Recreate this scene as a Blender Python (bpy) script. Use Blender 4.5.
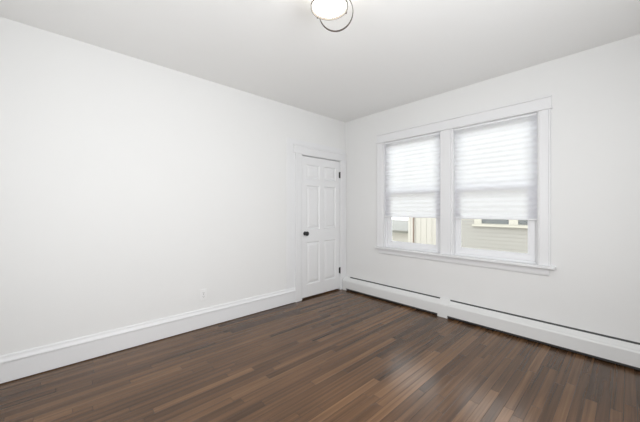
import bpy, bmesh, math, random
from mathutils import Vector, Matrix
random.seed(7)
scene = bpy.context.scene
COL = scene.collection
for o in list(bpy.data.objects):
    bpy.data.objects.remove(o)

# ------------------------------------------------------------------ camera
CAM = Vector((3.0428, -3.3608, 1.24)); TH = 0.82352
cd = bpy.data.cameras.new('camera'); cam = bpy.data.objects.new('camera', cd); COL.objects.link(cam)
cam.location = CAM; cam.rotation_euler = (math.pi/2, 0, TH)
cd.sensor_width = 36.0; cd.lens = 286.21/640*36; cd.shift_y = -1.52/640
cd.clip_start = 0.02; cd.clip_end = 200
scene.camera = cam

# ------------------------------------------------------------------ world, lights, exposure
world = bpy.data.worlds.new('sky'); scene.world = world; world.use_nodes = True
bg = world.node_tree.nodes['Background']
bg.inputs['Color'].default_value = (0.94, 0.965, 1.0, 1); bg.inputs['Strength'].default_value = 3.2

def area(name, loc, rot, sx, sy, power, color):
    l = bpy.data.lights.new(name, 'AREA'); l.shape = 'RECTANGLE'; l.size = sx; l.size_y = sy
    l.energy = power; l.color = color
    o = bpy.data.objects.new(name, l); COL.objects.link(o); o.location = loc; o.rotation_euler = rot
    return o
# fill lights added in the openings of the made-up windows behind the camera
ROOM_X, ROOM_Y, H = 3.55, -4.05, 2.614
P_R1, P_R2, P_B1, P_B2 = 3.0, 43.0, 4.0, 21.0
FILL_COL = (0.962, 0.98, 1.0)
area('fill_right', (ROOM_X+0.03, -1.15, 1.5), (0, math.pi/2, 0), 1.2, 1.0, P_R1, FILL_COL)
area('fill_right', (ROOM_X+0.03, -2.48, 1.5), (0, math.pi/2, 0), 1.2, 0.9, P_R2, FILL_COL)
area('fill_back', (1.20, ROOM_Y-0.03, 1.5), (math.pi/2, 0, 0), 1.0, 1.2, P_B1, FILL_COL)
area('fill_back', (2.35, ROOM_Y-0.03, 1.5), (math.pi/2, 0, 0), 1.0, 1.2, P_B2, FILL_COL)
scene.view_settings.view_transform = 'Standard'
scene.view_settings.look = 'None'
scene.view_settings.exposure = 0.05
scene.view_settings.gamma = 1.0
scene.view_settings.use_curve_mapping = False
LAMP = 10.0      # the round diffuser under the ceiling light
RIM = 5.0

# ------------------------------------------------------------------ materials
def lin(r, g, b):
    f = lambda c: (c/12.92 if c <= 0.04045 else ((c+0.055)/1.055)**2.4)
    return (f(r/255), f(g/255), f(b/255), 1)

def mat(name, col, rough=0.5, metal=0.0, bump=0.0, bscale=200, var=0.0, vscale=3.0, spec=0.5):
    m = bpy.data.materials.new(name); m.use_nodes = True
    nt = m.node_tree; b = nt.nodes['Principled BSDF']
    b.inputs['Base Color'].default_value = col; b.inputs['Roughness'].default_value = rough
    b.inputs['Metallic'].default_value = metal; b.inputs['Specular IOR Level'].default_value = spec
    tc = nt.nodes.new('ShaderNodeTexCoord')
    if bump:
        n = nt.nodes.new('ShaderNodeTexNoise'); n.inputs['Scale'].default_value = bscale; n.inputs['Detail'].default_value = 3
        bp = nt.nodes.new('ShaderNodeBump'); bp.inputs['Strength'].default_value = bump; bp.inputs['Distance'].default_value = 0.002
        nt.links.new(tc.outputs['Object'], n.inputs['Vector']); nt.links.new(n.outputs['Fac'], bp.inputs['Height'])
        nt.links.new(bp.outputs['Normal'], b.inputs['Normal'])
    if var:
        n2 = nt.nodes.new('ShaderNodeTexNoise'); n2.inputs['Scale'].default_value = vscale; n2.inputs['Detail'].default_value = 4
        mx = nt.nodes.new('ShaderNodeMix'); mx.data_type = 'RGBA'
        mx.inputs['A'].default_value = tuple(c*(1-var) for c in col[:3])+(1,)
        mx.inputs['B'].default_value = tuple(min(1, c*(1+var)) for c in col[:3])+(1,)
        nt.links.new(tc.outputs['Object'], n2.inputs['Vector']); nt.links.new(n2.outputs['Fac'], mx.inputs['Factor'])
        nt.links.new(mx.outputs['Result'], b.inputs['Base Color'])
    return m

M = {}
M['wall'] = mat('wall_paint', (0.80, 0.80, 0.792, 1), 0.75, bump=0.06, bscale=260, var=0.008, vscale=2.0, spec=0.3)
M['ceiling'] = mat('ceiling_paint', (0.89, 0.89, 0.88, 1), 0.85, bump=0.05, bscale=220, spec=0.2)
M['trim'] = mat('trim_paint', (0.79, 0.792, 0.80, 1), 0.38, bump=0.03, bscale=90, spec=0.5)
M['door'] = mat('door_paint', (0.81, 0.812, 0.818, 1), 0.36, bump=0.04, bscale=80, spec=0.5)
M['vinyl'] = mat('window_vinyl', (0.84, 0.845, 0.86, 1), 0.35, spec=0.5)
M['heater'] = mat('heater_enamel', (0.75, 0.752, 0.745, 1), 0.38, spec=0.5)
M['gap_shade'] = mat('heater_gap_shade', (0.09, 0.09, 0.09, 1), 0.6)  # dark colour stands in for the shade inside the heater
M['fin'] = mat('aluminium_fins', (0.35, 0.34, 0.33, 1), 0.45, metal=0.9)
M['lip'] = mat('heater_lip_steel', (0.09, 0.09, 0.092, 1), 0.4, metal=0.5)  # steel lip, darkened and thickened to add to the shade beneath
M['black'] = mat('black_metal', (0.012, 0.012, 0.013, 1), 0.28, spec=0.6)
M['plastic'] = mat('outlet_plastic', (0.84, 0.84, 0.835, 1), 0.3)
M['slot'] = mat('outlet_slot', (0.05, 0.05, 0.05, 1), 0.6)
M['bronze'] = mat('bronze_metal', (0.10, 0.075, 0.06, 1), 0.32, metal=0.85)
M['nickel'] = mat('satin_metal', (0.17, 0.155, 0.14, 1), 0.35, metal=0.8)
M['siding'] = mat('beige_siding', lin(148, 145, 139), 0.6, var=0.04, vscale=1.5)
M['cream'] = mat('cream_boards', lin(176, 172, 164), 0.65, var=0.05, vscale=2.0)
M['cream_trim'] = mat('cream_trim', lin(175, 171, 160), 0.55)
M['grayroof'] = mat('grey_roofing', lin(128, 127, 122), 0.9, var=0.1, vscale=6)
M['eave'] = mat('dark_eave', lin(105, 104, 96), 0.7)
M['pipe'] = mat('brown_pipe', lin(122, 102, 90), 0.5)
M['darkglass'] = mat('dark_glass', lin(95, 98, 98), 0.12, spec=0.6)
M['ground'] = mat('pale_concrete', lin(222, 218, 208), 0.9, var=0.08, vscale=1.2)
M['meter'] = mat('dark_meter', lin(60, 62, 60), 0.5)
M['sky_block'] = mat('white_sky_block', (0.8, 0.8, 0.79, 1), 0.8)  # for the added panels that close the fill openings
M['exterior'] = mat('outer_wall', lin(210, 208, 200), 0.8)

# pleated fabric
m = bpy.data.materials.new('pleated_fabric'); m.use_nodes = True; nt = m.node_tree
for n in list(nt.nodes): nt.nodes.remove(n)
out = nt.nodes.new('ShaderNodeOutputMaterial'); dif = nt.nodes.new('ShaderNodeBsdfDiffuse'); tr = nt.nodes.new('ShaderNodeBsdfTranslucent')
dif.inputs['Color'].default_value = (0.86, 0.86, 0.88, 1); tr.inputs['Color'].default_value = (0.95, 0.95, 0.97, 1)
mx = nt.nodes.new('ShaderNodeMixShader'); mx.inputs[0].default_value = 0.85
nt.links.new(dif.outputs[0], mx.inputs[1]); nt.links.new(tr.outputs[0], mx.inputs[2]); nt.links.new(mx.outputs[0], out.inputs[0])
M['fabric'] = m

# thin window glass
m = bpy.data.materials.new('window_glass'); m.use_nodes = True; nt = m.node_tree
for n in list(nt.nodes): nt.nodes.remove(n)
out = nt.nodes.new('ShaderNodeOutputMaterial'); tp = nt.nodes.new('ShaderNodeBsdfTransparent'); gl = nt.nodes.new('ShaderNodeBsdfGlossy')
gl.inputs['Roughness'].default_value = 0.02; tp.inputs['Color'].default_value = (0.97, 0.98, 0.97, 1)
fr = nt.nodes.new('ShaderNodeFresnel'); fr.inputs['IOR'].default_value = 1.3
mx = nt.nodes.new('ShaderNodeMixShader'); nt.links.new(fr.outputs[0], mx.inputs[0])
nt.links.new(tp.outputs[0], mx.inputs[1]); nt.links.new(gl.outputs[0], mx.inputs[2]); nt.links.new(mx.outputs[0], out.inputs[0])
M['glass'] = m

# opal lamp glass: gives off the lamp's light
m = bpy.data.materials.new('opal_glass'); m.use_nodes = True; b = m.node_tree.nodes['Principled BSDF']
b.inputs['Base Color'].default_value = (0.9, 0.89, 0.87, 1); b.inputs['Roughness'].default_value = 0.25
b.inputs['Emission Color'].default_value = (1.0, 0.955, 0.88, 1); b.inputs['Emission Strength'].default_value = LAMP
M['opal'] = m
M['opal_rim'] = m.copy(); M['opal_rim'].name = 'opal_glass_rim'
M['opal_rim'].node_tree.nodes['Principled BSDF'].inputs['Emission Strength'].default_value = RIM

# strip oak floor: boards run along y
def floor_material():
    m = bpy.data.materials.new('dark_oak_strips'); m.use_nodes = True; nt = m.node_tree; N = nt.nodes; L = nt.links
    b = N['Principled BSDF']
    tc = N.new('ShaderNodeTexCoord'); sp = N.new('ShaderNodeSeparateXYZ'); L.new(tc.outputs['Object'], sp.inputs[0])
    def mth(op, a, c=None, clamp=False):
        n = N.new('ShaderNodeMath'); n.operation = op; n.use_clamp = clamp
        for i, v in enumerate((a, c)):
            if v is None: continue
            if isinstance(v, (int, float)): n.inputs[i].default_value = v
            else: L.new(v, n.inputs[i])
        return n.outputs[0]
    W = 0.057
    u = mth('DIVIDE', sp.outputs['X'], W); row = mth('FLOOR', u); fu = mth('FRACT', u)
    wn = N.new('ShaderNodeTexWhiteNoise'); wn.noise_dimensions = '1D'; L.new(row, wn.inputs['W'])
    wn2 = N.new('ShaderNodeTexWhiteNoise'); wn2.noise_dimensions = '1D'; L.new(mth('ADD', row, 313.7), wn2.inputs['W'])
    blen = mth('ADD', mth('MULTIPLY', wn2.outputs['Value'], 0.55), 0.60)
    v = mth('DIVIDE', mth('ADD', sp.outputs['Y'], mth('MULTIPLY', wn.outputs['Value'], 7.0)), blen)
    cell = mth('FLOOR', v); fv = mth('FRACT', v)
    cb = N.new('ShaderNodeCombineXYZ'); L.new(row, cb.inputs[0]); L.new(cell, cb.inputs[1])
    wn3 = N.new('ShaderNodeTexWhiteNoise'); wn3.noise_dimensions = '3D'; L.new(cb.outputs[0], wn3.inputs['Vector'])
    ramp = N.new('ShaderNodeValToRGB'); L.new(wn3.outputs['Value'], ramp.inputs[0])
    e = ramp.color_ramp.elements
    e[0].position = 0.0; e[0].color = FLOOR_COLS[0]
    e[1].position = 1.0; e[1].color = FLOOR_COLS[3]
    a = e.new(0.30); a.color = FLOOR_COLS[1]
    a = e.new(0.70); a.color = FLOOR_COLS[2]
    # grain: noise stretched along the board, offset per board
    mp = N.new('ShaderNodeCombineXYZ')
    L.new(mth('MULTIPLY', sp.outputs['X'], 95.0), mp.inputs[0])
    L.new(mth('MULTIPLY', sp.outputs['Y'], 2.2), mp.inputs[1])
    L.new(mth('MULTIPLY', wn3.outputs['Value'], 60.0), mp.inputs[2])
    g = N.new('ShaderNodeTexNoise'); g.inputs['Scale'].default_value = 1.0; g.inputs['Detail'].default_value = 5; g.inputs['Roughness'].default_value = 0.65
    g.inputs['Distortion'].default_value = 0.6
    L.new(mp.outputs[0], g.inputs['Vector'])
    gr = N.new('ShaderNodeMapRange'); gr.inputs['From Min'].default_value = 0.25; gr.inputs['From Max'].default_value = 0.75
    gr.inputs['To Min'].default_value = 0.80; gr.inputs['To Max'].default_value = 1.20; L.new(g.outputs['Fac'], gr.inputs['Value'])
    bigm = N.new('ShaderNodeTexNoise'); bigm.inputs['Scale'].default_value = 1.3; bigm.inputs['Detail'].default_value = 2; L.new(tc.outputs['Object'], bigm.inputs['Vector'])
    br = N.new('ShaderNodeMapRange'); br.inputs['From Min'].default_value = 0.3; br.inputs['From Max'].default_value = 0.7
    br.inputs['To Min'].default_value = 0.85; br.inputs['To Max'].default_value = 1.15; L.new(bigm.outputs['Fac'], br.inputs['Value'])
    # seams
    du = mth('MULTIPLY', mth('MINIMUM', fu, mth('SUBTRACT', 1.0, fu)), W)
    dv = mth('MULTIPLY', mth('MINIMUM', fv, mth('SUBTRACT', 1.0, fv)), blen)
    seam = mth('MULTIPLY', mth('DIVIDE', mth('MINIMUM', du, dv), 0.0022), 1.0, True)
    seamc = mth('ADD', mth('MULTIPLY', seam, 0.65), 0.35)
    mp2 = N.new('ShaderNodeCombineXYZ')
    L.new(mth('MULTIPLY', sp.outputs['X'], 36.0), mp2.inputs[0]); L.new(mth('MULTIPLY', sp.outputs['Y'], 0.55), mp2.inputs[1]); L.new(mth('MULTIPLY', wn3.outputs['Value'], 23.0), mp2.inputs[2])
    g2 = N.new('ShaderNodeTexNoise'); g2.inputs['Scale'].default_value = 1.0; g2.inputs['Detail'].default_value = 3; L.new(mp2.outputs[0], g2.inputs['Vector'])
    gr2 = N.new('ShaderNodeMapRange'); gr2.inputs['From Min'].default_value = 0.25; gr2.inputs['From Max'].default_value = 0.75
    gr2.inputs['To Min'].default_value = 0.60; gr2.inputs['To Max'].default_value = 1.40; L.new(g2.outputs['Fac'], gr2.inputs['Value'])
    tot = mth('MULTIPLY', mth('MULTIPLY', mth('MULTIPLY', gr.outputs[0], gr2.outputs[0]), br.outputs[0]), seamc)
    vm = N.new('ShaderNodeVectorMath'); vm.operation = 'SCALE'; L.new(ramp.outputs[0], vm.inputs[0]); L.new(tot, vm.inputs['Scale'])
    L.new(vm.outputs[0], b.inputs['Base Color'])
    rr = mth('ADD', mth('MULTIPLY', g.outputs['Fac'], 0.16), 0.15)
    L.new(rr, b.inputs['Roughness']); b.inputs['Specular IOR Level'].default_value = 0.38
    bp = N.new('ShaderNodeBump'); bp.inputs['Strength'].default_value = 0.25; bp.inputs['Distance'].default_value = 0.002
    L.new(mth('ADD', seam, mth('MULTIPLY', g.outputs['Fac'], 0.35)), bp.inputs['Height']); L.new(bp.outputs['Normal'], b.inputs['Normal'])
    return m
FLOOR_COLS = [(0.068, 0.035, 0.0175, 1), (0.094, 0.049, 0.024, 1), (0.118, 0.062, 0.030, 1), (0.158, 0.084, 0.041, 1)]
M['floor'] = floor_material()

# ------------------------------------------------------------------ mesh helpers
def obj(name, bm, m, parent=None, smooth=False, bevel=0.0):
    me = bpy.data.meshes.new(name)
    bmesh.ops.recalc_face_normals(bm, faces=bm.faces)
    bm.to_mesh(me); bm.free()
    o = bpy.data.objects.new(name, me); COL.objects.link(o)
    me.materials.append(m)
    if smooth:
        for p in me.polygons: p.use_smooth = True
    if parent: o.parent = parent; o.matrix_parent_inverse = parent.matrix_basis.inverted()
    if bevel:
        bv = o.modifiers.new('bevel', 'BEVEL'); bv.width = bevel; bv.segments = 2; bv.limit_method = 'ANGLE'
    return o
def empty(name, loc=(0, 0, 0)):
    o = bpy.data.objects.new(name, None); COL.objects.link(o); o.location = loc; o.empty_display_size = 0.1
    return o
def tag(o, label=None, cat=None, group=None, kind=None):
    if label: o['label'] = label
    if cat: o['category'] = cat
    if group: o['group'] = group
    if kind: o['kind'] = kind
    return o
def box(bm, x0, x1, y0, y1, z0, z1):
    v = [bm.verts.new((x, y, z)) for x in (x0, x1) for y in (y0, y1) for z in (z0, z1)]
    for f in ((0, 1, 3, 2), (4, 6, 7, 5), (0, 4, 5, 1), (2, 3, 7, 6), (0, 2, 6, 4), (1, 5, 7, 3)):
        bm.faces.new([v[i] for i in f])
def boxes(*bs):
    bm = bmesh.new()
    for b in bs: box(bm, *b)
    return bm
def prism(profile, axis, a0, a1, bm=None):
    """closed 2-D profile swept along an axis; 'x': profile (y,z); 'y': profile (x,z); 'z': profile (x,y)"""
    bm = bm or bmesh.new()
    def P(p, a): return {'x': (a, p[0], p[1]), 'y': (p[0], a, p[1]), 'z': (p[0], p[1], a)}[axis]
    A = [bm.verts.new(P(p, a0)) for p in profile]; B = [bm.verts.new(P(p, a1)) for p in profile]
    n = len(profile)
    for i in range(n): bm.faces.new((A[i], A[(i+1) % n], B[(i+1) % n], B[i]))
    bm.faces.new(A); bm.faces.new(B[::-1])
    return bm
def lathe(profile, center, axis='z', seg=32, bm=None):
    """profile of (radius, height) points turned about an axis through center"""
    bm = bm or bmesh.new(); c = Vector(center); rings = []
    ax = {'z': (Vector((1, 0, 0)), Vector((0, 1, 0)), Vector((0, 0, 1))), 'x': (Vector((0, 1, 0)), Vector((0, 0, 1)), Vector((1, 0, 0))),
          'y': (Vector((0, 0, 1)), Vector((1, 0, 0)), Vector((0, 1, 0)))}[axis]
    for r, h in profile:
        if r < 1e-6: rings.append([bm.verts.new(c+ax[2]*h)])
        else: rings.append([bm.verts.new(c+ax[2]*h+(ax[0]*math.cos(t)+ax[1]*math.sin(t))*r) for t in [2*math.pi*k/seg for k in range(seg)]])
    for a, b in zip(rings, rings[1:]):
        for k in range(seg):
            q = [a[k % len(a)], a[(k+1) % len(a)], b[(k+1) % len(b)], b[k % len(b)]]
            u = []
            for v in q:
                if v not in u: u.append(v)
            if len(u) >= 3: bm.faces.new(u)
    return bm
def wall_grid(plane, t0, t1, us, vs, holes):
    """slab between t0 and t1 with rectangular holes; 'y': u=x, v=z ; 'x': u=y, v=z"""
    bm = bmesh.new(); cache = {}
    def V(u, v, t):
        k = (round(u, 5), round(v, 5), round(t, 5))
        if k not in cache: cache[k] = bm.verts.new((u, t, v) if plane == 'y' else (t, u, v))
        return cache[k]
    nu, nv = len(us)-1, len(vs)-1
    def solid(i, j):
        if not (0 <= i < nu and 0 <= j < nv): return False
        cu, cv = (us[i]+us[i+1])/2, (vs[j]+vs[j+1])/2
        return not any(a < cu < b and c < cv < d for a, b, c, d in holes)
    for i in range(nu):
        for j in range(nv):
            if not solid(i, j): continue
            a, b, c, d = us[i], us[i+1], vs[j], vs[j+1]
            for t in (t0, t1): bm.faces.new((V(a, c, t), V(b, c, t), V(b, d, t), V(a, d, t)))
            if not solid(i-1, j): bm.faces.new((V(a, c, t0), V(a, d, t0), V(a, d, t1), V(a, c, t1)))
            if not solid(i+1, j): bm.faces.new((V(b, c, t0), V(b, d, t0), V(b, d, t1), V(b, c, t1)))
            if not solid(i, j-1): bm.faces.new((V(a, c, t0), V(b, c, t0), V(b, c, t1), V(a, c, t1)))
            if not solid(i, j+1): bm.faces.new((V(a, d, t0), V(b, d, t0), V(b, d, t1), V(a, d, t1)))
    return bm
def rect_frame(plane, t0, t1, u0, u1, v0, v1, wl, wr, wb, wt):
    us = [u0, u0+wl, u1-wr, u1]; vs = [v0, v0+wb, v1-wt, v1]
    return wall_grid(plane, t0, t1, us, vs, [(u0+wl, u1-wr, v0+wb, v1-wt)])
def struct(name, bm, m, parent=None, bevel=0.0, label=None, cat=None):
    o = obj(name, bm, m, parent, bevel=bevel)
    if parent is None: tag(o, label, cat, kind='structure')
    return o

# ------------------------------------------------------------------ room shell
T = 0.16
struct('floor', boxes((-0.14, ROOM_X+T, ROOM_Y-T, T, -0.06, 0.0)), M['floor'], label='dark stained oak strip floor of the empty room', cat='floor')
struct('ceiling', boxes((-0.14, ROOM_X+T, ROOM_Y-T, T, H, H+0.12)), M['ceiling'], label='flat white ceiling above the whole room', cat='ceiling')
DY0, DY1, DZ = -0.884, -0.122, 1.990     # door opening
struct('wall_left', wall_grid('x', -0.14, 0.0, [ROOM_Y-T, DY0, DY1, T], [0, DZ, H], [(DY0, DY1, -1, DZ)]), M['wall'],
       label='plain white wall with the panelled door and the outlet', cat='wall')
WX = [(0.715, 1.530), (1.640, 2.455)]; WZ0, WZ1 = 0.705, 2.170
struct('wall_window', wall_grid('y', 0.0, T, [0, WX[0][0], WX[0][1], WX[1][0], WX[1][1], ROOM_X+T], [0, WZ0, WZ1, H],
       [(a, b, WZ0, WZ1) for a, b in WX]), M['wall'], label='white wall with the pair of windows and the long baseboard heater', cat='wall')
struct('wall_right', wall_grid('x', ROOM_X, ROOM_X+T, [ROOM_Y-T, -2.95, -0.55, 0], [0, 0.85, 2.15, H], [(-2.95, -0.55, 0.85, 2.15)]), M['wall'],
       label='white wall to the right of the camera with an added opening for fill light', cat='wall')
struct('wall_back', wall_grid('y', ROOM_Y-T, ROOM_Y, [0, 0.60, 2.95, ROOM_X], [0, 0.85, 2.15, H], [(0.60, 2.95, 0.85, 2.15)]), M['wall'],
       label='white wall behind the camera with an added opening for fill light', cat='wall')
struct('closet_light_stop', boxes((-0.62, -0.60, -1.2, 0.2, -0.06, H), (-0.60, -0.14, -1.2, -1.18, -0.06, H), (-0.60, -0.14, 0.14, 0.16, -0.06, H),
       (-0.60, -0.14, -1.18, 0.14, 2.2, 2.22), (-0.60, -0.14, -1.18, 0.14, -0.06, -0.002)), M['wall'], label='unseen closet walls added behind the white panelled door to stop light', cat='wall')  # unseen box added so no sky light leaks under the door

# baseboard of the left wall: flat board and moulded cap, a fine groove between them
bb = empty('baseboard_left', (0.01, -2.5, 0)); tag(bb, 'tall white baseboard with moulded cap along the left wall', 'baseboard', kind='structure')
BE = -1.004
obj('board', prism([(0.0, 0.006), (0.019, 0.006), (0.019, 0.143), (0.0, 0.143)], 'y', ROOM_Y, BE), M['trim'], bb, bevel=0.0015)
obj('cap_moulding', prism([(0.0, 0.1455), (0.022, 0.1455), (0.024, 0.153), (0.022, 0.161), (0.016, 0.171), (0.013, 0.180), (0.012, 0.191), (0.008, 0.197), (0.0, 0.198)], 'y', ROOM_Y, BE), M['trim'], bb)

# ------------------------------------------------------------------ door and its casing
tr2 = empty('trim_2', (0.01, -0.5, 0)); tag(tr2, 'white casing around the panelled door', 'door casing', kind='structure')
obj('backing_board', wall_grid('x', 0.0, 0.006, [-1.135, DY0, DY1, -0.0], [0.0, DZ, 2.182], [(DY0, DY1, -1, DZ)]), M['trim'], tr2, bevel=0.001)
obj('side_casing', prism([(0.006, -1.004), (0.022, -1.004), (0.024, -0.985), (0.018, -0.975), (0.017, -0.905), (0.013, -0.890), (0.006, -0.888)], 'z', 0.0, 1.995), M['trim'], tr2, bevel=0.001)
obj('side_casing', prism([(0.006, -0.003), (0.022, -0.003), (0.024, -0.022), (0.018, -0.032), (0.017, -0.100), (0.013, -0.114), (0.006, -0.116)], 'z', 0.0, 1.995), M['trim'], tr2, bevel=0.001)
obj('head_casing', prism([(0.006, 1.996), (0.018, 1.996), (0.019, 2.085), (0.024, 2.090), (0.026, 2.104), (0.020, 2.112), (0.006, 2.114)], 'y', -1.030, -0.002), M['trim'], tr2, bevel=0.001)
obj('jamb', wall_grid('x', -0.139, 0.004, [DY0+0.0005, DY0+0.004, DY1-0.004, DY1-0.0005], [0.0, DZ-0.004, DZ-0.0005], [(DY0+0.004, DY1-0.004, -1, DZ-0.004)]), M['trim'], tr2)

door = empty('door_1', (-0.02, -0.5, 0.0)); tag(door, 'white six panel door with black knob in the left wall corner', 'door', kind='structure')
X1 = -0.001; XB = -0.038
ya, yb, za, zb = DY0+0.006, DY1-0.006, 0.022, DZ-0.012
cols = [(-0.795, -0.545), (-0.461, -0.211)]
rows = [(0.195, 0.785), (0.960, 1.575), (1.672, 1.868)]
us = [ya, cols[0][0], cols[0][1], cols[1][0], cols[1][1], yb]
vs = [za]+[z for r in rows for z in r]+[zb]
holes = [(c[0], c[1], r[0], r[1]) for c in cols for r in rows]
obj('door_leaf', wall_grid('x', XB, X1, us, vs, holes), M['door'], door, bevel=0.0015)
def door_panel(y0, y1, z0, z1):
    bm = bmesh.new(); rings = []
    for ins, x in ((0.0, X1), (0.010, X1-0.011), (0.022, X1-0.012), (0.050, X1-0.003), (0.054, X1-0.003)):
        rings.append([bm.verts.new((x, a, c)) for a, c in ((y0+ins, z0+ins), (y1-ins, z0+ins), (y1-ins, z1-ins), (y0+ins, z1-ins))])
    for a, b in zip(rings, rings[1:]):
        for k in range(4): bm.faces.new((a[k], a[(k+1) % 4], b[(k+1) % 4], b[k]))
    bm.faces.new(rings[-1])
    back = [bm.verts.new((XB+0.004, a, c)) for a, c in ((y0, z0), (y1, z0), (y1, z1), (y0, z1))]
    for k in range(4): bm.faces.new((rings[0][k], rings[0][(k+1) % 4], back[(k+1) % 4], back[k]))
    bm.faces.new(back)
    return bm
for c in cols:
    for r in rows: obj('door_panel', door_panel(c[0], c[1], r[0], r[1]), M['door'], door)
KY, KZ = -0.826, 0.908
hd = obj('door_knob', lathe([(r*1.12, h) for r, h in [(0.0, 0.066), (0.012, 0.0655), (0.021, 0.062), (0.0265, 0.054), (0.0275, 0.046), (0.024, 0.036), (0.014, 0.027), (0.0095, 0.020), (0.0095, 0.004), (0.0, 0.004)]], (0.0, KY, KZ), 'x'), M['black'], door, smooth=True)
obj('rosette', lathe([(0.0, 0.008), (0.018, 0.0075), (0.027, 0.005), (0.0285, 0.0), (0.0, -0.0005)], (0.0, KY, KZ), 'x'), M['black'], hd, smooth=True)
for hz in (1.772, 0.300):
    bm = lathe([(0.0, 0.052), (0.004, 0.050), (0.0072, 0.046), (0.0072, -0.046), (0.004, -0.050), (0.0, -0.052)], (0.0075, DY1-0.004, hz), 'z', 12)
    box(bm, 0.0, 0.0015, DY1-0.024, DY1-0.004, hz-0.044, hz+0.044)
    obj('hinge', bm, M['black'], door)

# ------------------------------------------------------------------ window casing
tr1 = empty('trim_1', (1.585, -0.01, 0.70)); tag(tr1, 'white casing, sill and apron around the pair of windows', 'window casing', kind='structure')
cx0, cx1 = 0.624, 2.553
def casing_profile(xo, xi):   # outer edge, inner edge
    s = 1 if xi > xo else -1
    return [(xo, 0.0), (xo, -0.024), (xo+s*0.012, -0.024), (xo+s*0.016, -0.018), (xi-s*0.012, -0.017), (xi-s*0.004, -0.012), (xi, -0.012), (xi, 0.0)]
obj('side_casing', prism(casing_profile(cx0, WX[0][0]-0.004), 'z', 0.718, 2.1675), M['trim'], tr1, bevel=0.001)
obj('side_casing', prism(casing_profile(cx1, WX[1][1]+0.004), 'z', 0.718, 2.1675), M['trim'], tr1, bevel=0.001)
obj('mullion_casing', boxes((WX[0][1]-0.003, WX[1][0]+0.003, -0.018, 0.0, 0.718, 2.1675)), M['trim'], tr1, bevel=0.002)
obj('head_casing', prism([(0.0, 2.181), (-0.019, 2.181), (-0.019, 2.274), (-0.030, 2.280), (-0.030, 2.293), (0.0, 2.296)], 'x', cx0-0.004, cx1+0.006), M['trim'], tr1, bevel=0.001)
obj('head_bead', prism([(0.0, 2.168), (-0.026, 2.168), (-0.029, 2.174), (-0.026, 2.180), (0.0, 2.180)], 'x', cx0-0.012, cx1+0.014), M['trim'], tr1)
bm = boxes((0.609, 2.591, -0.060, 0.0, 0.694, 0.717))
for a, b in WX: box(bm, a+0.001, b-0.001, -0.0005, 0.052, 0.706, 0.717)
obj('window_stool', bm, M['trim'], tr1, bevel=0.004)
obj('apron', prism([(0.0, 0.6935), (-0.020, 0.6935), (-0.018, 0.640), (-0.014, 0.626), (-0.006, 0.622), (0.0, 0.622)], 'x', 0.648, 2.542), M['trim'], tr1, bevel=0.001)

# ------------------------------------------------------------------ windows (double hung) and shades
ZM = 1.47
def window(name, x0, x1, label, sl=0.006):
    w = empty(name, ((x0+x1)/2, 0.08, WZ0)); tag(w, label, 'window', kind='structure')
    obj('window_frame', rect_frame('y', 0.053, 0.150, x0+0.001, x1-0.001, WZ0+0.001, WZ1-0.001, 0.022, 0.022, 0.030, 0.012), M['vinyl'], w, bevel=0.0015)
    obj('window_stop', wall_grid('y', 0.0, 0.0525, [x0+0.0005, x0+sl, x1-0.006, x1-0.0005], [0.7175, 2.167, WZ1-0.0005], [(x0+sl, x1-0.006, 0, 2.167)]), M['trim'], w, bevel=0.0015)
    a, b = x0+0.023, x1-0.023
    for nm, t0, t1, z0, z1, wb, wt, ws in (('lower_sash', 0.062, 0.094, WZ0+0.032, ZM+0.018, 0.062, 0.036, 0.058), ('upper_sash', 0.102, 0.134, ZM-0.018, WZ1-0.014, 0.036, 0.022, 0.028)):
        s = obj(nm, rect_frame('y', t0, t1, a+0.002, b-0.002, z0, z1, ws, ws, wb, wt), M['vinyl'], w, bevel=0.002)
        obj('glazing_bead', rect_frame('y', t0-0.003, t0+0.010, a+ws+0.0005, b-ws-0.0005, z0+wb-0.002, z1-wt+0.002, 0.009, 0.009, 0.009, 0.009), M['vinyl'], s, bevel=0.001)
        tm = (t0+t1)/2
        obj('pane', boxes((a+ws, b-ws, tm-0.002, tm+0.002, z0+wb-0.002, z1-wt+0.002)), M['glass'], s)
        if nm == 'lower_sash': obj('sash_lock', boxes(((x0+x1)/2-0.03, (x0+x1)/2+0.03, t0+0.004, t1-0.004, z1, z1+0.012)), M['vinyl'], s, bevel=0.003)
    return w
window('window_1', WX[0][0], WX[0][1], 'double hung white window nearer the door, cream boards outside')
window('window_2', WX[1][0], WX[1][1], 'double hung white window further from the door, beige siding outside', 0.030)

def shade(x0, x1, zt, zb, label):
    r = empty('pleated_shade', ((x0+x1)/2, 0.026, zb)); tag(r, label, 'window shade', 'white pleated shades in the pair of windows')
    obj('headrail', boxes((x0, x1, 0.014, 0.051, zt-0.022, zt)), M['vinyl'], r, bevel=0.003)
    bm = bmesh.new(); n = 19; z0, z1 = zb+0.016, zt-0.0222; prev = None
    for k in range(2*n+1):
        z = z0+(z1-z0)*k/(2*n); y = 0.028 if k % 2 == 0 else 0.037
        cur = [bm.verts.new((x0+0.002, y, z)), bm.verts.new((x1-0.002, y, z))]
        if prev: bm.faces.new((prev[0], prev[1], cur[1], cur[0]))
        prev = cur
    f = obj('pleated_fabric', bm, M['fabric'], r)
    obj('bottom_rail', boxes((x0, x1, 0.018, 0.050, zb, zb+0.0158)), M['vinyl'], r, bevel=0.003)
    return r
shade(WX[0][0]+0.008, WX[0][1]-0.009, 2.166, 1.136, 'white pleated shade half lowered in the window nearer the door')
shade(WX[1][0]+0.032, WX[1][1]-0.008, 2.166, 1.136, 'white pleated shade half lowered in the window further from the door')

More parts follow.
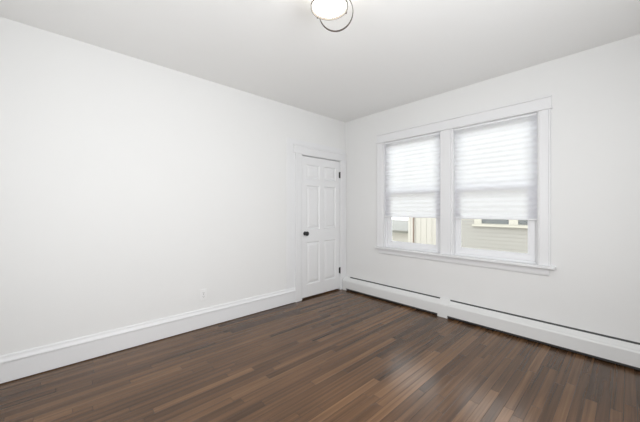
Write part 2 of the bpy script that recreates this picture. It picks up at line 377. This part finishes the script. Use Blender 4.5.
# unseen windows added behind the camera to hold the fill lights
def fill_window(name, plane, t0, t1, u0, u1, label):
    w = empty(name, (ROOM_X+0.06, (u0+u1)/2, 0.85) if plane == 'x' else ((u0+u1)/2, ROOM_Y-0.06, 0.85)); tag(w, label, 'window', kind='structure')
    obj('window_frame', rect_frame(plane, t0, t1, u0+0.001, u1-0.001, 0.851, 2.149, 0.05, 0.05, 0.05, 0.05), M['vinyl'], w, bevel=0.002)
    um = (u0+u1)/2
    b = (t0+0.01, t1-0.01, um-0.02, um+0.02, 0.902, 2.098) if plane == 'x' else (um-0.02, um+0.02, t0+0.01, t1-0.01, 0.902, 2.098)
    obj('mullion', boxes(b), M['vinyl'], w)
    c = (t0-0.016, t0-0.004, u0+0.004, u1-0.004, 0.852, 2.148) if plane == 'x' else (u0+0.004, u1-0.004, t1+0.004, t1+0.016, 0.852, 2.148)
    obj('sky_block_panel', boxes(c), M['sky_block'], w)  # opaque panel added to keep sky light out of the opening
fill_window('fill_window_right', 'x', ROOM_X+0.06, ROOM_X+0.12, -2.95, -0.55, 'added white framed window for fill light, in the wall right of the camera')
fill_window('fill_window_back', 'y', ROOM_Y-0.12, ROOM_Y-0.06, 0.60, 2.95, 'added white framed window for fill light, in the wall behind the camera')

# ------------------------------------------------------------------ baseboard heater
ht = empty('baseboard_heater', (1.7, -0.05, 0)); tag(ht, 'long white enclosed baseboard heater under the windows', 'heater')
HX0, HX1 = 0.026, ROOM_X-0.004; JX0, JX1 = 1.526, 1.641
FY = -0.090
obj('back_panel', boxes((HX0, HX1, -0.006, -0.0005, 0.022, 0.200)), M['heater'], ht)
front = [(FY, 0.031), (FY, 0.140), (FY+0.004, 0.150), (FY+0.010, 0.156), (FY+0.012, 0.154), (FY+0.006, 0.148), (FY+0.002, 0.139), (FY+0.002, 0.032)]
damper = [(FY+0.013, 0.157), (-0.030, 0.184), (-0.024, 0.186), (-0.024, 0.184), (-0.030, 0.181), (FY+0.014, 0.154)]
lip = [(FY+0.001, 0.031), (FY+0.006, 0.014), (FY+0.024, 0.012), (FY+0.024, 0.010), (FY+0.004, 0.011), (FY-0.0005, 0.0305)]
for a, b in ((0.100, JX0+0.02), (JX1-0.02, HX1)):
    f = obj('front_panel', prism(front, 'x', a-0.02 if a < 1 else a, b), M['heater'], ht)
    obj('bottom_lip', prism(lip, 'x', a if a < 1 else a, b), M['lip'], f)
    obj('damper', prism(damper, 'x', a, b), M['heater'], ht)
# finned heating element inside
bm = lathe([(0.0, 0.0), (0.011, 0.0), (0.011, HX1-HX0-0.06), (0.0, HX1-HX0-0.06)], (HX0+0.03, -0.045, 0.085), 'x', 12)
for k in range(150):
    x = 0.14+k*0.0225
    box(bm, x, x+0.001, -0.072, -0.018, 0.055, 0.115)
obj('heating_element', bm, M['fin'], ht)
obj('gap_shade_sheet', boxes((HX0+0.09, HX1, -0.0085, -0.0065, 0.001, 0.1975)), M['gap_shade'], ht)  # dark sheet added so the top slit and floor gap look shaded
cap = [(0.0, 0.0), (FY-0.002, 0.0), (FY-0.002, 0.142), (FY+0.003, 0.153), (FY+0.011, 0.160), (-0.030, 0.189), (-0.014, 0.197), (-0.0065, 0.202), (0.0, 0.202)]
capc = [(FY+0.006, 0.0)]+[(FY-0.003, 0.0), (FY-0.003, 0.142), (FY+0.002, 0.154), (FY+0.011, 0.161), (-0.030, 0.190), (-0.010, 0.199), (-0.0065, 0.203), (-0.0005, 0.203), (-0.0005, 0.0)]
obj('end_cap', prism([(-0.0005 if p[0] == 0 else p[0], p[1]) for p in cap], 'x', HX0, 0.100), M['heater'], ht, bevel=0.001)
obj('splice_cover', prism(capc, 'x', JX0, JX1), M['heater'], ht, bevel=0.001)

# ------------------------------------------------------------------ wall outlet
oy, oz = -2.215, 0.345
ol = empty('wall_outlet', (0.0, oy, oz)); tag(ol, 'white electrical outlet low on the left wall above the baseboard', 'outlet')
pl = obj('cover_plate', boxes((0.0, 0.006, oy-0.036, oy+0.036, oz-0.058, oz+0.058)), M['plastic'], ol, bevel=0.003)
for dz in (-0.0205, 0.0205):
    rc = obj('receptacle', boxes((0.0055, 0.0085, oy-0.017, oy+0.017, oz+dz-0.014, oz+dz+0.014)), M['plastic'], ol, bevel=0.003)
    bm = boxes((0.0083, 0.0090, oy-0.0075, oy-0.0050, oz+dz-0.002, oz+dz+0.008), (0.0083, 0.0090, oy+0.0050, oy+0.0075, oz+dz-0.002, oz+dz+0.007), (0.0083, 0.0090, oy-0.002, oy+0.002, oz+dz-0.010, oz+dz-0.006))
    obj('slot', bm, M['slot'], rc)
obj('screw', lathe([(0.0, 0.0075), (0.003, 0.0072), (0.0035, 0.006), (0.0, 0.0055)], (0.0, oy, oz), 'x', 12), M['nickel'], ol)

# ------------------------------------------------------------------ ceiling light
LX, LY = 1.800, -2.132
lt = empty('ceiling_light', (LX, LY, H)); tag(lt, 'round white flush ceiling light with a dark tilted metal hoop', 'ceiling light')
obj('canopy', lathe([(0.0, -0.001), (0.085, -0.001), (0.085, -0.018), (0.080, -0.024), (0.0, -0.024)], (LX, LY, H), 'z', 48), M['nickel'], lt, smooth=False, bevel=0.001)
DB = 2.468; DR = 0.105
obj('lamp_shade', lathe([(DR-0.012, DB+0.004), (DR-0.003, DB+0.010), (DR, DB+0.020), (DR, H-0.03), (0.07, H-0.0245), (0.0, H-0.0245)], (LX, LY, 0), 'z', 64), M['opal_rim'], lt, smooth=True)
obj('diffuser', lathe([(0.0, DB), (0.06, DB+0.001), (DR-0.0122, DB+0.0038), (DR-0.014, DB+0.007), (0.0, DB+0.006)], (LX, LY, 0), 'z', 64), M['opal'], lt, smooth=True)
def band(center, normal, R, w, th, a0, a1, seg=80, closed=True):
    n = Vector(normal).normalized(); u = n.orthogonal().normalized()
    hz = n.cross(Vector((0, 0, 1)));
    if hz.length > 1e-3: u = hz.normalized()
    v = n.cross(u); c = Vector(center); bm = bmesh.new(); rings = []
    cnt = seg if closed else seg+1
    for k in range(cnt):
        t = a0+(a1-a0)*k/seg; d = u*math.cos(t)+v*math.sin(t)
        rings.append([bm.verts.new(c+d*(R+dr)+n*dn) for dr, dn in ((-th/2, -w/2), (th/2, -w/2), (th/2, w/2), (-th/2, w/2))])
    for i in range(seg):
        a, b = rings[i], rings[(i+1) % cnt]
        for k in range(4): bm.faces.new((a[k], a[(k+1) % 4], b[(k+1) % 4], b[k]))
    if not closed: bm.faces.new(rings[0]); bm.faces.new(rings[-1][::-1])
    return bm
obj('shade_ring', band((LX, LY, DB+0.007), (0, 0, 1), DR+0.006, 0.014, 0.004, 0, 2*math.pi), M['nickel'], lt)
# tilted hoop, hung from the shade ring beyond it as seen from the camera
fw = Vector((-math.sin(TH), math.cos(TH), 0)); rt = Vector((math.cos(TH), math.sin(TH), 0))
dep = 1.85; hc = CAM+fw*dep+rt*(16/286.2*dep)+Vector((0, 0, 196.6/286.2*dep))
el = math.radians(54); hn = fw*math.cos(el)+Vector((0, 0, 1))*math.sin(el)
hoop = obj('hoop', band(hc, hn, 0.109, 0.016, 0.004, -1.35, 2*math.pi-1.75, closed=False), M['bronze'], lt)

for a, b in ((0.92, 0.40), (-0.62, 0.78)):
    d = (rt*a+fw*b).normalized(); p = Vector((LX, LY, DB+0.006))+d*(DR+0.011)
    obj('pin', lathe([(0.0, -0.007), (0.005, -0.006), (0.006, 0.0), (0.005, 0.006), (0.0, 0.007)], p, 'z', 12), M['bronze'], lt, smooth=True)

# ------------------------------------------------------------------ outside
struct('ground', boxes((-30, 30, 0.2, 40, -0.75, -0.65)), M['ground'], label='pale paved ground outside between the houses', cat='ground')
# beige house with lap siding, straight outside the second window
HY = 4.0
hs = empty('neighbour_house', (2.5, HY+1.5, -0.65)); tag(hs, 'beige lap sided house outside the window further from the door', 'house')
e = 0.085; prof = [(HY+0.12, -0.65)]
z = -0.65
while z < 2.5:
    prof += [(HY-0.011, z), (HY, z+e-0.001)]; z += e
prof += [(HY+0.12, z)]
obj('siding_wall', prism(prof, 'x', 0.0, 6.5), M['siding'], hs)
obj('corner_board', boxes((-0.10, 0.0, HY-0.03, HY+0.12, -0.65, 2.55)), M['cream_trim'], hs, bevel=0.004)
obj('side_wall', boxes((-0.06, -0.0005, HY+0.121, HY+5.0, -0.65, 2.55)), M['siding'], hs)
wn = obj('house_window', boxes((0.54, 2.05, HY-0.05, HY+0.01, 0.895, 0.912), (0.54, 0.70, HY-0.045, HY+0.01, 0.912, 2.2), (1.25, 1.42, HY-0.045, HY+0.01, 0.912, 2.2), (1.90, 2.05, HY-0.045, HY+0.01, 0.912, 2.2), (0.54, 2.05, HY-0.045, HY+0.01, 2.2, 2.3)), M['cream_trim'], hs)
obj('house_sill', boxes((0.50, 2.10, HY-0.08, HY+0.01, 0.845, 0.894)), M['cream_trim'], hs, bevel=0.004)
for a, b in ((0.70, 1.25), (1.42, 1.90)): obj('pane', boxes((a, b, HY-0.03, HY-0.016, 0.913, 2.199)), M['darkglass'], wn)
obj('roof', boxes((-0.35, 7.0, HY-0.25, HY+5.2, 2.59, 2.70)), M['grayroof'], hs)
# cream board building beyond the first window
CY = 6.5
ch = empty('cream_building', (-2.2, CY+1, -0.65)); tag(ch, 'cream board sided building outside the window nearer the door', 'building')
bm = boxes((-2.66, -0.75, CY, CY+0.1, -0.65, 2.9))
x = -2.60
while x < -0.8:
    box(bm, x, x+0.03, CY-0.010, CY+0.001, -0.65, 2.9); x += 0.21
obj('board_wall', bm, M['cream'], ch)
obj('downspout', lathe([(0.0, 0.0), (0.022, 0.0), (0.022, 3.5), (0.0, 3.5)], (-2.42, CY-0.055, -0.65), 'z', 14), M['pipe'], ch, smooth=False)
mb = obj('meter_box', boxes((-1.54, -1.47, CY-0.10, CY-0.02, 0.30, 0.38)), M['meter'], ch, bevel=0.01)
obj('roof', boxes((-2.9, -0.6, CY-0.3, CY+4, 2.9, 3.0)), M['grayroof'], ch)
# low garage further back, at the left of the first window's view
GY = 9.5
gb = empty('garage', (-6.0, GY+1.5, -0.65)); tag(gb, 'low pale garage with grey roof beyond the cream building', 'garage')
obj('garage_wall', boxes((-9.0, -4.2, GY, GY+4, -0.65, 0.06)), M['cream'], gb)
obj('roof', prism([(GY-0.4, 0.14), (GY-0.4, 0.20), (GY+2.2, 0.62), (GY+4.4, 0.20), (GY+4.4, 0.14)], 'x', -9.2, -4.0), M['grayroof'], gb)
obj('eave_board', boxes((-9.2, -4.0, GY-0.43, GY-0.401, 0.09, 0.20)), M['eave'], gb)
